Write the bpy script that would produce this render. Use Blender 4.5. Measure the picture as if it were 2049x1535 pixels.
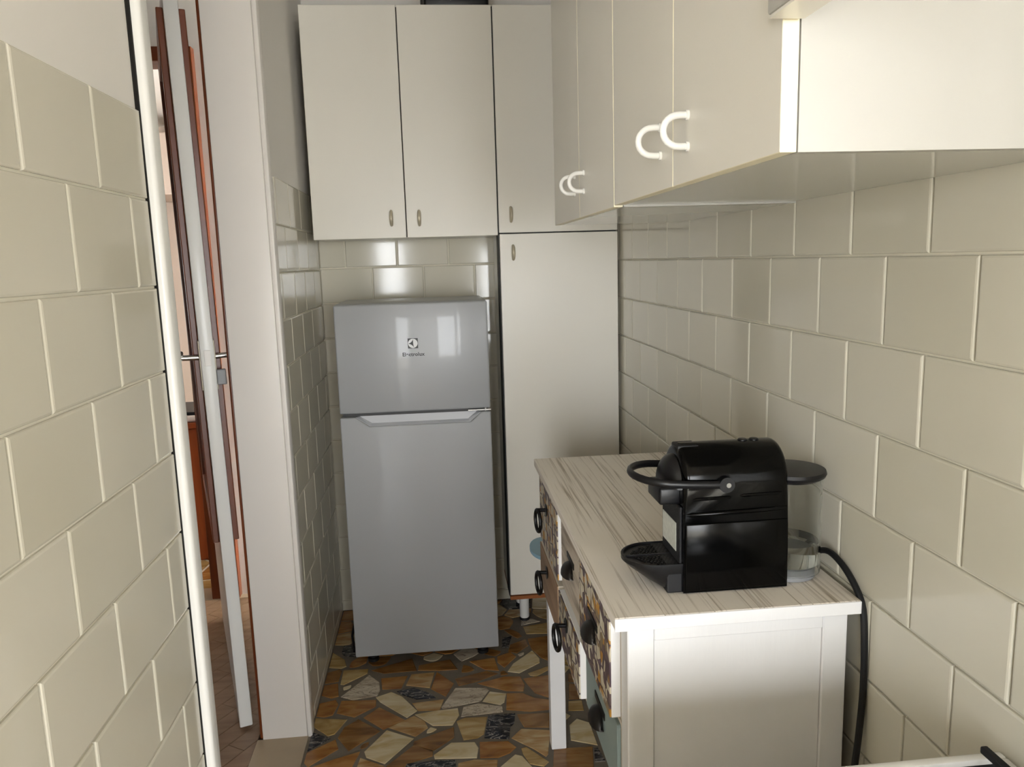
import bpy, bmesh, math, random
import numpy as np
from mathutils import Matrix, Vector
random.seed(7)
for o in list(bpy.data.objects): bpy.data.objects.remove(o)
scene = bpy.context.scene
COL = scene.collection

# ------------------------------------------------------------------ camera
yaw, pit, rol = .094, .158, -.030
H = 1.56
fwd = np.array([math.sin(yaw)*math.cos(pit), math.cos(yaw)*math.cos(pit), -math.sin(pit)])
rt = np.array([math.cos(yaw), -math.sin(yaw), 0.0]); up = np.cross(rt, fwd)
r2 = rt*math.cos(rol)+up*math.sin(rol); u2 = -rt*math.sin(rol)+up*math.cos(rol)
cam_d = bpy.data.cameras.new('camera'); cam = bpy.data.objects.new('camera', cam_d); COL.objects.link(cam)
cam_d.sensor_width = 36; cam_d.lens = 1540/2049*36; cam_d.clip_start = .02
M = Matrix(((r2[0], u2[0], -fwd[0], 0), (r2[1], u2[1], -fwd[1], 0), (r2[2], u2[2], -fwd[2], H), (0, 0, 0, 1)))
cam.matrix_world = M
scene.camera = cam

# ------------------------------------------------------------------ daylight and exposure
w = bpy.data.worlds.new('sky'); scene.world = w; w.use_nodes = True
bg = w.node_tree.nodes['Background']
bg.inputs[0].default_value = (.95, .975, 1.0, 1); bg.inputs[1].default_value = 20.5
def portal(name, loc, rot, sx, sy):
    l = bpy.data.lights.new(name, 'AREA'); l.shape = 'RECTANGLE'; l.size = sx; l.size_y = sy
    l.cycles.is_portal = True
    o = bpy.data.objects.new(name, l); o.location = loc; o.rotation_euler = rot; COL.objects.link(o)
for px in (-1.0, 1.15): portal('daylight_portal', (px, -2.86, 1.15), (math.radians(90), 0, 0), 1.3, 2.2)
portal('daylight_portal_room', (-2.88, 4.9, 1.35), (0, math.radians(-90), 0), .5, .6)  # guides daylight through the added opening of the far room
vs = scene.view_settings
vs.view_transform = 'Standard'; vs.look = 'None'; vs.gamma = 1; vs.use_curve_mapping = False
vs.exposure = 0.35

# ------------------------------------------------------------------ materials
def lin(h):
    h = h.lstrip('#'); c = [int(h[i:i+2], 16)/255 for i in (0, 2, 4)]
    return tuple(v/12.92 if v <= .04045 else ((v+.055)/1.055)**2.4 for v in c)+(1,)
MATS = {}
def mat(name, col, rough=.5, metal=0, spec=.5, coat=0, noise=None, bump=None, trans=0, ior=1.45):
    """plain procedural material; noise=(scale, amount) varies the colour, bump=(scale, strength, stretch)"""
    m = bpy.data.materials.new(name); m.use_nodes = True; nt = m.node_tree; N = nt.nodes; L = nt.links
    p = N['Principled BSDF']
    p.inputs['Base Color'].default_value = lin(col); p.inputs['Roughness'].default_value = rough
    p.inputs['Metallic'].default_value = metal; p.inputs['Specular IOR Level'].default_value = spec
    p.inputs['Coat Weight'].default_value = coat; p.inputs['Coat Roughness'].default_value = .05
    p.inputs['Transmission Weight'].default_value = trans; p.inputs['IOR'].default_value = ior
    if noise or bump:
        tc = N.new('ShaderNodeTexCoord')
    if noise:
        n = N.new('ShaderNodeTexNoise'); n.inputs['Scale'].default_value = noise[0]; n.inputs['Detail'].default_value = 4
        L.new(tc.outputs['Object'], n.inputs['Vector'])
        mr = N.new('ShaderNodeMapRange'); mr.inputs[3].default_value = 1-noise[1]; mr.inputs[4].default_value = 1+noise[1]
        L.new(n.outputs[0], mr.inputs[0])
        mx = N.new('ShaderNodeVectorMath'); mx.operation = 'SCALE'; mx.inputs[0].default_value = lin(col)[:3]
        L.new(mr.outputs[0], mx.inputs['Scale']); L.new(mx.outputs[0], p.inputs['Base Color'])
    if bump:
        mp = N.new('ShaderNodeMapping'); mp.inputs['Scale'].default_value = bump[2] if len(bump) > 2 else (1, 1, 1)
        L.new(tc.outputs['Object'], mp.inputs[0])
        n2 = N.new('ShaderNodeTexNoise'); n2.inputs['Scale'].default_value = bump[0]; n2.inputs['Detail'].default_value = 3
        L.new(mp.outputs[0], n2.inputs['Vector'])
        b = N.new('ShaderNodeBump'); b.inputs['Strength'].default_value = bump[1]; b.inputs['Distance'].default_value = .002
        L.new(n2.outputs[0], b.inputs['Height']); L.new(b.outputs[0], p.inputs['Normal'])
    MATS[name] = m
    return m
def tile_mat():
    m = mat('glazed_tile', '#d8d2ba', .09, spec=.5, bump=(7, .10))
    nt = m.node_tree; N = nt.nodes; L = nt.links; p = N['Principled BSDF']
    oi = N.new('ShaderNodeObjectInfo'); rp = N.new('ShaderNodeValToRGB')
    rp.color_ramp.elements[0].color = lin('#d2cdbb'); rp.color_ramp.elements[1].color = lin('#dbd6c6')
    L.new(oi.outputs['Random'], rp.inputs[0]); L.new(rp.outputs[0], p.inputs['Base Color'])
    return m
def stone_mat(name, c1, c2, c3, vein=None, rough=.22):
    m = mat(name, c1, rough); nt = m.node_tree; N = nt.nodes; L = nt.links; p = N['Principled BSDF']
    tc = N.new('ShaderNodeTexCoord'); oi = N.new('ShaderNodeObjectInfo')
    mp = N.new('ShaderNodeMapping'); mp.vector_type = 'POINT'
    cr = N.new('ShaderNodeCombineXYZ'); ml = N.new('ShaderNodeMath'); ml.operation = 'MULTIPLY'; ml.inputs[1].default_value = 6.28
    L.new(oi.outputs['Random'], ml.inputs[0]); L.new(ml.outputs[0], cr.inputs[2]); L.new(cr.outputs[0], mp.inputs['Rotation'])
    ml2 = N.new('ShaderNodeMath'); ml2.operation = 'MULTIPLY'; ml2.inputs[1].default_value = 37
    L.new(oi.outputs['Random'], ml2.inputs[0]); cl = N.new('ShaderNodeCombineXYZ'); L.new(ml2.outputs[0], cl.inputs[0]); L.new(cl.outputs[0], mp.inputs['Location'])
    mp.inputs['Scale'].default_value = (1, 3.2, 1)
    L.new(tc.outputs['Object'], mp.inputs[0])
    n = N.new('ShaderNodeTexNoise'); n.inputs['Scale'].default_value = 7; n.inputs['Detail'].default_value = 6; n.inputs['Distortion'].default_value = 1.2
    L.new(mp.outputs[0], n.inputs['Vector'])
    rp = N.new('ShaderNodeValToRGB'); e = rp.color_ramp.elements
    e[0].position = .3; e[0].color = lin(c2); e[1].position = .72; e[1].color = lin(c3)
    k = e.new(.5); k.color = lin(c1)
    L.new(n.outputs[0], rp.inputs[0]); out = rp.outputs[0]
    if vein:
        v = N.new('ShaderNodeTexNoise'); v.inputs['Scale'].default_value = 9; v.inputs['Detail'].default_value = 5; v.inputs['Distortion'].default_value = 2.5
        L.new(mp.outputs[0], v.inputs['Vector'])
        r2_ = N.new('ShaderNodeValToRGB'); q = r2_.color_ramp.elements
        q[0].position = .47; q[0].color = (0, 0, 0, 1); q[1].position = .53; q[1].color = (0, 0, 0, 1); z = q.new(.5); z.color = (1, 1, 1, 1)
        L.new(v.outputs[0], r2_.inputs[0])
        mx = N.new('ShaderNodeMix'); mx.data_type = 'RGBA'; L.new(r2_.outputs[0], mx.inputs[0])
        L.new(out, mx.inputs[6]); mx.inputs[7].default_value = lin(vein); out = mx.outputs[2]
    L.new(out, p.inputs['Base Color'])
    return m
def wood_mat(name, c1, c2, stretch, scale=30, rough=.45, lo=.38, hi=.62):
    """grain: noise stretched along one axis"""
    m = mat(name, c1, rough); nt = m.node_tree; N = nt.nodes; L = nt.links; p = N['Principled BSDF']
    tc = N.new('ShaderNodeTexCoord'); mp = N.new('ShaderNodeMapping'); mp.inputs['Scale'].default_value = stretch
    L.new(tc.outputs['Object'], mp.inputs[0])
    n0 = N.new('ShaderNodeTexNoise'); n0.inputs['Scale'].default_value = 3.5; n0.inputs['Detail'].default_value = 2
    L.new(mp.outputs[0], n0.inputs['Vector'])
    n = N.new('ShaderNodeTexNoise'); n.inputs['Scale'].default_value = scale; n.inputs['Detail'].default_value = 5; n.inputs['Distortion'].default_value = .6
    L.new(mp.outputs[0], n.inputs['Vector'])
    ad = N.new('ShaderNodeMath'); ad.operation = 'MULTIPLY_ADD'; ad.inputs[1].default_value = .35
    L.new(n0.outputs[0], ad.inputs[0]); 
    sb = N.new('ShaderNodeMath'); sb.operation = 'MULTIPLY'; sb.inputs[1].default_value = .65; L.new(n.outputs[0], sb.inputs[0])
    L.new(sb.outputs[0], ad.inputs[2])
    rp = N.new('ShaderNodeValToRGB'); e = rp.color_ramp.elements
    e[0].position = lo; e[0].color = lin(c2); e[1].position = hi; e[1].color = lin(c1)
    L.new(ad.outputs[0], rp.inputs[0]); L.new(rp.outputs[0], p.inputs['Base Color'])
    b = N.new('ShaderNodeBump'); b.inputs['Strength'].default_value = .25; b.inputs['Distance'].default_value = .001
    L.new(ad.outputs[0], b.inputs['Height']); L.new(b.outputs[0], p.inputs['Normal'])
    return m
def mosaic_mat():
    """printed ornamental tile pattern of the patchwork drawers"""
    m = mat('printed_ornament', '#c9bda6', .5); nt = m.node_tree; N = nt.nodes; L = nt.links; p = N['Principled BSDF']
    tc = N.new('ShaderNodeTexCoord')
    v = N.new('ShaderNodeTexVoronoi'); v.inputs['Scale'].default_value = 42; v.inputs['Randomness'].default_value = .75
    L.new(tc.outputs['Object'], v.inputs['Vector'])
    bw = N.new('ShaderNodeSeparateColor'); L.new(v.outputs['Color'], bw.inputs[0])
    rp = N.new('ShaderNodeValToRGB'); rp.color_ramp.interpolation = 'CONSTANT'; e = rp.color_ramp.elements
    e[0].position = 0; e[0].color = lin('#6b5a5a'); e[1].position = .22; e[1].color = lin('#cdc3ac')
    for ps, c in ((.55, '#8d7a5c'), (.68, '#c08d3c'), (.8, '#d8d0bd'), (.92, '#6f5f66')):
        k = e.new(ps); k.color = lin(c)
    L.new(bw.outputs[0], rp.inputs[0])
    v2 = N.new('ShaderNodeTexVoronoi'); v2.feature = 'DISTANCE_TO_EDGE'; v2.inputs['Scale'].default_value = 24; v2.inputs['Randomness'].default_value = .35
    L.new(tc.outputs['Object'], v2.inputs['Vector'])
    r2_ = N.new('ShaderNodeValToRGB'); q = r2_.color_ramp.elements; q[0].position = .03; q[0].color = (1, 1, 1, 1); q[1].position = .07; q[1].color = (0, 0, 0, 1)
    L.new(v2.outputs['Distance'], r2_.inputs[0])
    mx = N.new('ShaderNodeMix'); mx.data_type = 'RGBA'; L.new(r2_.outputs[0], mx.inputs[0]); L.new(rp.outputs[0], mx.inputs[6]); mx.inputs[7].default_value = lin('#54434a')
    L.new(mx.outputs[2], p.inputs['Base Color'])
    return m
def pane_mat():
    m = bpy.data.materials.new('window_glass'); m.use_nodes = True; nt = m.node_tree; N = nt.nodes; L = nt.links
    N.remove(N['Principled BSDF']); o = N['Material Output']
    t = N.new('ShaderNodeBsdfTransparent'); g = N.new('ShaderNodeBsdfGlossy'); g.inputs['Roughness'].default_value = .02
    f = N.new('ShaderNodeFresnel'); f.inputs[0].default_value = 1.45; mx = N.new('ShaderNodeMixShader')
    L.new(f.outputs[0], mx.inputs[0]); L.new(t.outputs[0], mx.inputs[1]); L.new(g.outputs[0], mx.inputs[2]); L.new(mx.outputs[0], o.inputs[0])
    MATS['window_glass'] = m
tile_mat(); mosaic_mat(); pane_mat()
mat('grout', '#f0ead8', .8, bump=(120, .25))
mat('floor_grout', '#7d7365', .75, noise=(40, .15), bump=(150, .4))
mat('wall_paint', '#efebe4', .7, bump=(60, .12))
mat('room_paint', '#c4b3a4', .7, bump=(60, .12))
mat('ceiling_paint', '#f0ece4', .8, bump=(60, .1))
mat('recess_dark', '#16130f', .9)
mat('white_gloss_paint', '#efeee9', .3, bump=(25, .08))
mat('jamb_paint', '#f1ece6', .38, bump=(20, .06))
mat('cab_white', '#e8e4da', .3, bump=(300, .05))
mat('cab_front', '#eae6dc', .33, bump=(350, .06))
mat('cab_edge', '#f4ecd0', .45)
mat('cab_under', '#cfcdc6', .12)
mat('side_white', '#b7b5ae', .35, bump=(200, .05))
mat('handle_white', '#f4f3ee', .25)
mat('handle_champagne', '#b9b09a', .4, metal=.3)
mat('wood_edge', '#9a5a2c', .5, noise=(30, .15))
mat('leg_white', '#ecebe6', .35)
mat('rubber_black', '#101011', .6)
mat('fridge_white', '#a2a4a6', .33, coat=.2, bump=(500, .04))
mat('fridge_grip', '#c9cbcf', .3)
mat('fridge_gap', '#4a4a4a', .6)
mat('steel', '#b8b8b6', .25, metal=1)
mat('print_black', '#0c0c0c', .4)
mat('print_white', '#d8d9d9', .35)
mat('black_gloss', '#020202', .13, spec=.22)
mat('black_satin', '#0b0b0e', .38)
mat('black_matte', '#131316', .6)
mat('black_mesh', '#1a1a1c', .7, bump=(400, .8))
mat('label_paper', '#cfd0c6', .6, noise=(140, .22))
mat('tank_plastic', '#f2f4f4', .04, trans=1, ior=1.2, spec=.4)
mat('water', '#f4f8f8', .0, trans=1, ior=1.33)
mat('chassis_grey', '#8b8c8d', .4)
mat('console_white', '#ecebea', .45, noise=(18, .03), bump=(80, .2, (1, 1, .15)))
mat('console_cream', '#d9d0c1', .5, noise=(18, .05), bump=(80, .2))
mat('drawer_blue', '#8b9a97', .55, noise=(30, .05))
mat('disc_blue', '#8fb3c6', .45)
mat('iron_dark', '#2b2825', .4, metal=.7)
mat('iron_black', '#161414', .42, metal=.5)
wood_mat('whitewashed', '#f3ebdf', '#a5957f', (1.0, .016, 1.0), 150, .5, .36, .50)
wood_mat('whitewashed_slat', '#cbbfae', '#84745f', (1, .08, 1.2), 40, .5, .38, .54)
wood_mat('drawer_brown', '#a98a6c', '#8a6c50', (1, .12, 1), 30, .5)
wood_mat('door_brown', '#7a3d1c', '#5a2a12', (1, 1, .08), 26, .35)
wood_mat('orange_wood', '#9a4a1e', '#7d3512', (1, 1, .1), 18, .4)
wood_mat('parquet', '#a08468', '#876b52', (.12, 1, 1), 30, .35)
mat('marble_sill', '#b5a48a', .3, noise=(12, .12))
stone_mat('stone_ochre', '#a8753d', '#875628', '#bd9058')
stone_mat('stone_brown', '#8e6433', '#6f4a24', '#a67d4c')
stone_mat('stone_tan', '#bd9a66', '#a06f3a', '#d3bd92')
stone_mat('stone_yellow', '#b89a62', '#9d7c45', '#cdb583')
stone_mat('stone_cream', '#dccba2', '#c9ae7a', '#e6dabb')
stone_mat('stone_marble', '#cfc2ab', '#a89680', '#ddd3c0', '#8d7f70')
stone_mat('stone_black', '#23242a', '#15161b', '#3a3b42', '#a9a29a', .16)
mat('stove_enamel', '#f1f0ec', .15, coat=.5)
mat('terrace', '#b8b0a0', .8)
mat('cloth_white', '#e9dfd8', .8, noise=(20, .06))
STONE = dict(o='stone_ochre', d='stone_brown', t='stone_tan', y='stone_yellow', c='stone_cream', g='stone_marble', k='stone_black')

# ------------------------------------------------------------------ helpers
def box(bm, x0, x1, y0, y1, z0, z1, bev=0, seg=2):
    vs_ = [bm.verts.new((x, y, z)) for z in (z0, z1) for y in (y0, y1) for x in (x0, x1)]
    fs = [(0, 2, 3, 1), (4, 5, 7, 6), (0, 1, 5, 4), (2, 6, 7, 3), (0, 4, 6, 2), (1, 3, 7, 5)]
    faces = [bm.faces.new([vs_[i] for i in f]) for f in fs]
    if bev:
        ed = {e for f in faces for e in f.edges}
        bmesh.ops.bevel(bm, geom=list(ed), offset=bev, segments=seg, affect='EDGES', profile=.5)
    return bm
def B(x0, x1, y0, y1, z0, z1, bev=0, seg=2): return box(bmesh.new(), x0, x1, y0, y1, z0, z1, bev, seg)
def tube(bm, pts, r, n=10, cap=True, closed=False):
    """round bar along a list of points; r may be a list"""
    P = [Vector(p) for p in pts]; m = len(P); rings = []
    ref = None
    for i in range(m):
        a = P[i-1] if (i > 0 or closed) else P[i]; b = P[(i+1) % m] if (i < m-1 or closed) else P[i]
        t = (b-a).normalized()
        if ref is None: ref = Vector((0, 0, 1)) if abs(t.z) < .9 else Vector((1, 0, 0))
        u = t.cross(ref)
        if u.length < 1e-6: u = t.cross(Vector((1, .3, 0)))
        u.normalize(); v = t.cross(u).normalized(); ref = -v if (-v).dot(ref) > 0 else v
        rr = r[i] if isinstance(r, (list, tuple)) else r
        rings.append([bm.verts.new(P[i]+u*rr*math.cos(2*math.pi*k/n)+v*rr*math.sin(2*math.pi*k/n)) for k in range(n)])
    # align rings against twist
    for i in range(m-1 if not closed else m):
        A_, B_ = rings[i], rings[(i+1) % m]
        best = min(range(n), key=lambda s: sum((A_[k].co-B_[(k+s) % n].co).length_squared for k in range(n)))
        dirs = [sum((A_[k].co-B_[(s+k) % n].co).length_squared for k in range(n)) for s in (best,)]
        bestr = min(range(n), key=lambda s: sum((A_[k].co-B_[(s-k) % n].co).length_squared for k in range(n)))
        dr = sum((A_[k].co-B_[(bestr-k) % n].co).length_squared for k in range(n))
        if dr < dirs[0]: nb = [B_[(bestr-k) % n] for k in range(n)]
        else: nb = [B_[(best+k) % n] for k in range(n)]
        if i+1 < m: rings[i+1] = nb
        for k in range(n): bm.faces.new((A_[k], A_[(k+1) % n], nb[(k+1) % n], nb[k]))
    if cap and not closed:
        bm.faces.new(rings[0][::-1]); bm.faces.new(rings[-1])
    bmesh.ops.recalc_face_normals(bm, faces=bm.faces)
    return bm
def lathe(bm, prof, c, n=24, axis='Z'):
    """prof: list of (radius, height) from bottom to top"""
    rings = []
    for r_, h_ in prof:
        ring = []
        for k in range(n):
            a = 2*math.pi*k/n; x, y = r_*math.cos(a), r_*math.sin(a)
            q = (x, y, h_) if axis == 'Z' else ((x, h_, y) if axis == 'Y' else (h_, x, y))
            ring.append(bm.verts.new((c[0]+q[0], c[1]+q[1], c[2]+q[2])))
        rings.append(ring)
    for A_, B_ in zip(rings, rings[1:]):
        for k in range(n): bm.faces.new((A_[k], A_[(k+1) % n], B_[(k+1) % n], B_[k]))
    bm.faces.new(rings[0][::-1]); bm.faces.new(rings[-1])
    bmesh.ops.recalc_face_normals(bm, faces=bm.faces)
    return bm
def prism(bm, poly, ax, a0, a1):
    """extrude a 2-D polygon along axis ax ('X': poly is (y,z), 'Y': (x,z), 'Z': (x,y))"""
    def P(p, a): return {'X': (a, p[0], p[1]), 'Y': (p[0], a, p[1]), 'Z': (p[0], p[1], a)}[ax]
    lo = [bm.verts.new(P(p, a0)) for p in poly]; hi = [bm.verts.new(P(p, a1)) for p in poly]
    n = len(poly); bm.faces.new(lo[::-1]); bm.faces.new(hi)
    for k in range(n): bm.faces.new((lo[k], lo[(k+1) % n], hi[(k+1) % n], hi[k]))
    bmesh.ops.recalc_face_normals(bm, faces=bm.faces)
    return bm
def mesh_of(name, bm, m, smooth=False, edge=None, front=None):
    me = bpy.data.meshes.new(name)
    if edge:            # second material on every face that does not look along the axis `front`
        for f in bm.faces: f.material_index = 0 if abs(f.normal[front]) > .9 else 1
    bm.normal_update()
    if edge:
        for f in bm.faces: f.material_index = 0 if abs(f.normal[front]) > .9 else 1
    bm.to_mesh(me); bm.free()
    me.materials.append(MATS[m])
    if edge: me.materials.append(MATS[edge])
    if smooth:
        for p in me.polygons: p.use_smooth = True
        try: me.set_sharp_from_angle(angle=math.radians(35))
        except Exception: pass
    return me
ROOT = {}
def thing(name, label, cat, loc=(0, 0, 0), rotz=0, group=None):
    o = bpy.data.objects.new(name, None); COL.objects.link(o); o.location = loc; o.rotation_euler = (0, 0, rotz)
    o.empty_display_size = .05; o['label'] = label; o['category'] = cat
    if group: o['group'] = group
    ROOT[o.name] = Vector(loc)
    return o
def part(name, bm, m, parent, smooth=False, edge=None, front=None, local=False, label=None):
    """a mesh child; bm is in world coordinates unless local"""
    r = parent
    while r.parent: r = r.parent
    if not local and r.name in ROOT: bmesh.ops.translate(bm, verts=bm.verts, vec=-ROOT[r.name])
    o = bpy.data.objects.new(name, mesh_of(name, bm, m, smooth, edge, front)); COL.objects.link(o); o.parent = parent
    if label: o['label'] = label
    return o
def struct(name, bm, m, label, cat, smooth=False):
    o = bpy.data.objects.new(name, mesh_of(name, bm, m, smooth)); COL.objects.link(o)
    o['kind'] = 'structure'; o['label'] = label; o['category'] = cat
    return o
def solo(name, bm, m, label, cat, base, smooth=False, group=None):
    bmesh.ops.translate(bm, verts=bm.verts, vec=-Vector(base))
    o = bpy.data.objects.new(name, mesh_of(name, bm, m, smooth)); COL.objects.link(o); o.location = base
    o['label'] = label; o['category'] = cat
    if group: o['group'] = group
    return o
def clip(poly, a, b, c):
    """keep the part of a convex polygon with a*x+b*y<=c"""
    out = []
    for i in range(len(poly)):
        p, q = poly[i], poly[(i+1) % len(poly)]; dp, dq = a*p[0]+b*p[1]-c, a*q[0]+b*q[1]-c
        if dp <= 0: out.append(p)
        if (dp < 0 < dq) or (dq < 0 < dp):
            t = dp/(dp-dq); out.append((p[0]+(q[0]-p[0])*t, p[1]+(q[1]-p[1])*t))
    return out
def area(p): return .5*sum(p[i][0]*p[(i+1) % len(p)][1]-p[(i+1) % len(p)][0]*p[i][1] for i in range(len(p)))

# ------------------------------------------------------------------ room shell
XL, XR, YB, YW, ZC = -.490, .738, 3.385, -2.80, 2.78
YK = -.25      # where the kitchen opens into an unseen end, widened to spread the daylight
TW, TH, ZT = .22, .15, 1.551
floor = struct('floor', B(-.505, XR+.01, YK, YB+.01, -.08, -.0025), 'floor_grout', 'grey cement bed of the kitchen floor between the crazy paving stones', 'floor')
wr = struct('wall_right', B(XR+.007, XR+.13, YK, YB+.12, -.08, ZC), 'wall_paint', 'right kitchen wall with cream tiles behind the console', 'wall')
wb = struct('wall_back', B(-.62, XR+.007, YB+.007, YB+.12, -.08, ZC), 'wall_paint', 'far kitchen wall with cream tiles behind the fridge', 'wall')
bm = bmesh.new()
box(bm, -.63, XL-.005, YK, 1.421, -.08, ZC); box(bm, -.63, XL-.005, 2.478, YB+.007, -.08, ZC); box(bm, -.63, XL-.005, 1.421, 2.478, 2.47, ZC)
wl = struct('wall_left', bm, 'wall_paint', 'left kitchen wall, tiled to shoulder height, with a doorway in it', 'wall')
bm = bmesh.new()
WX0, WX1, WZ0, WZ1 = -1.65, 1.8, .05, 2.25; WXA, WXB = -.35, .50      # a wall pier between two windows
EX0, EX1 = -2.1, 2.3
box(bm, EX0, WX0, YW-.12, YW, -.08, ZC); box(bm, WX1, EX1, YW-.12, YW, -.08, ZC); box(bm, WX0, WX1, YW-.12, YW, -.08, WZ0); box(bm, WX0, WX1, YW-.12, YW, WZ1, ZC); box(bm, WXA, WXB, YW-.12, YW, WZ0, WZ1)
struct('wall_window', bm, 'wall_paint', 'window wall of the unseen, widened end of the room', 'wall')
bm = bmesh.new(); box(bm, EX0-.1, EX0, YW-.12, YK+.1, -.08, ZC); box(bm, EX0, -.63, YK, YK+.1, -.08, ZC)
struct('wall_end_left', bm, 'wall_paint', 'left walls of the unseen, widened end of the room', 'wall')
bm = bmesh.new(); box(bm, EX1, EX1+.1, YW-.12, YK+.1, -.08, ZC); box(bm, XR+.13, EX1, YK, YK+.1, -.08, ZC)
struct('wall_end_right', bm, 'wall_paint', 'right walls of the unseen, widened end of the room', 'wall')
struct('floor_end', B(EX0, EX1, YW, YK, -.08, 0), 'marble_sill', 'plain stone floor of the unseen, widened end of the room', 'floor')
struct('ceiling', B(-3.0, EX1+.1, YW-.12, 7.2, ZC, ZC+.1), 'ceiling_paint', 'plain white ceiling', 'ceiling')

# tiles -----------------------------------------------------------
TM = {}
def tile_mesh(ax, sgn, w_, h_):
    """one glazed tile, origin at its centre on the bed; ax normal axis, sgn its direction"""
    k = (ax, sgn, round(w_, 4), round(h_, 4))
    if k in TM: return TM[k]
    bm = bmesh.new(); a, b = w_/2, h_/2; i1, i2 = .0012, .004
    rings = []
    for ins, d in ((0, 0), (0, .0038), (i1, .0052), (i2, .0060)):
        r = []
        for u, v in ((-1, -1), (1, -1), (1, 1), (-1, 1)):
            U, V = u*(a-ins), v*(b-ins)
            r.append(bm.verts.new((sgn*d, U, V) if ax == 'X' else (U, sgn*d, V)))
        rings.append(r)
    for A_, B_ in zip(rings, rings[1:]):
        for q in range(4): bm.faces.new((A_[q], A_[(q+1) % 4], B_[(q+1) % 4], B_[q]))
    bm.faces.new(rings[-1]); bmesh.ops.recalc_face_normals(bm, faces=bm.faces)
    if sum((f.normal[0 if ax == 'X' else 1]*sgn) for f in bm.faces) < 0: bmesh.ops.reverse_faces(bm, faces=bm.faces)
    TM[k] = mesh_of('tile', bm, 'glazed_tile')
    return TM[k]
def tiles(wall, ax, sgn, plane, u0, u1, v0, v1, phase_even, phase_odd, zref, gap=.0045):
    k0 = math.floor((zref-v1)/TH+1e-6); k1 = math.ceil((zref-v0)/TH-1e-6)
    for k in range(k0, k1):
        zt = min(zref-TH*k, v1); zb = max(zref-TH*(k+1), v0)
        if zt-zb < .012: continue
        ph = phase_even if k % 2 == 0 else phase_odd
        j = math.floor((u0-ph)/TW)
        while ph+j*TW < u1:
            a, b = max(u0, ph+j*TW), min(u1, ph+(j+1)*TW); j += 1
            if b-a < .014: continue
            me = tile_mesh(ax, sgn, b-a-gap, zt-zb-gap)
            o = bpy.data.objects.new('tile', me); COL.objects.link(o); o.parent = wall
            c = ((a+b)/2, (zt+zb)/2); o.location = (plane, c[0], c[1]) if ax == 'X' else (c[0], plane, c[1])
            t1, t2 = random.gauss(0, .0022), random.gauss(0, .0022)
            o.rotation_euler = (0, t1, t2) if ax == 'X' else (t1, 0, t2)
def grout(wall, bm): part('grout', bm, 'grout', wall)
GT = 1.851
grout(wr, B(XR+.0035, XR+.007, YK, YB+.007, 0, GT)); tiles(wr, 'X', -1, XR+.0035-.0005, YK, YB, 0, GT, .990, 1.10, ZT)
grout(wb, B(XL-.005, XR+.003, YB+.0035, YB+.007, 0, GT)); tiles(wb, 'Y', -1, YB+.003, XL, XR, 0, GT, XL, XL+.11, ZT)
part('recess_shade', B(-.60, XL+.0012, 1.4215, 1.4275, 0, 2.46), 'recess_dark', wl)  # dark strip in place of the shade in the open joint beside the casing
grout(wl, B(XL-.005, XL-.0035, YK, 1.421, 0, 1.833)); tiles(wl, 'X', 1, XL-.0040, YK, 1.421, 0, 1.833, 1.008, 1.118, 1.533)
o_ = B(XL-.005, XL-.0035, 2.478, YB+.003, 0, 1.845); grout(wl, o_); tiles(wl, 'X', 1, XL-.0040, 2.482, YB, 0, 1.845, 2.762, 2.652, 1.545)

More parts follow.
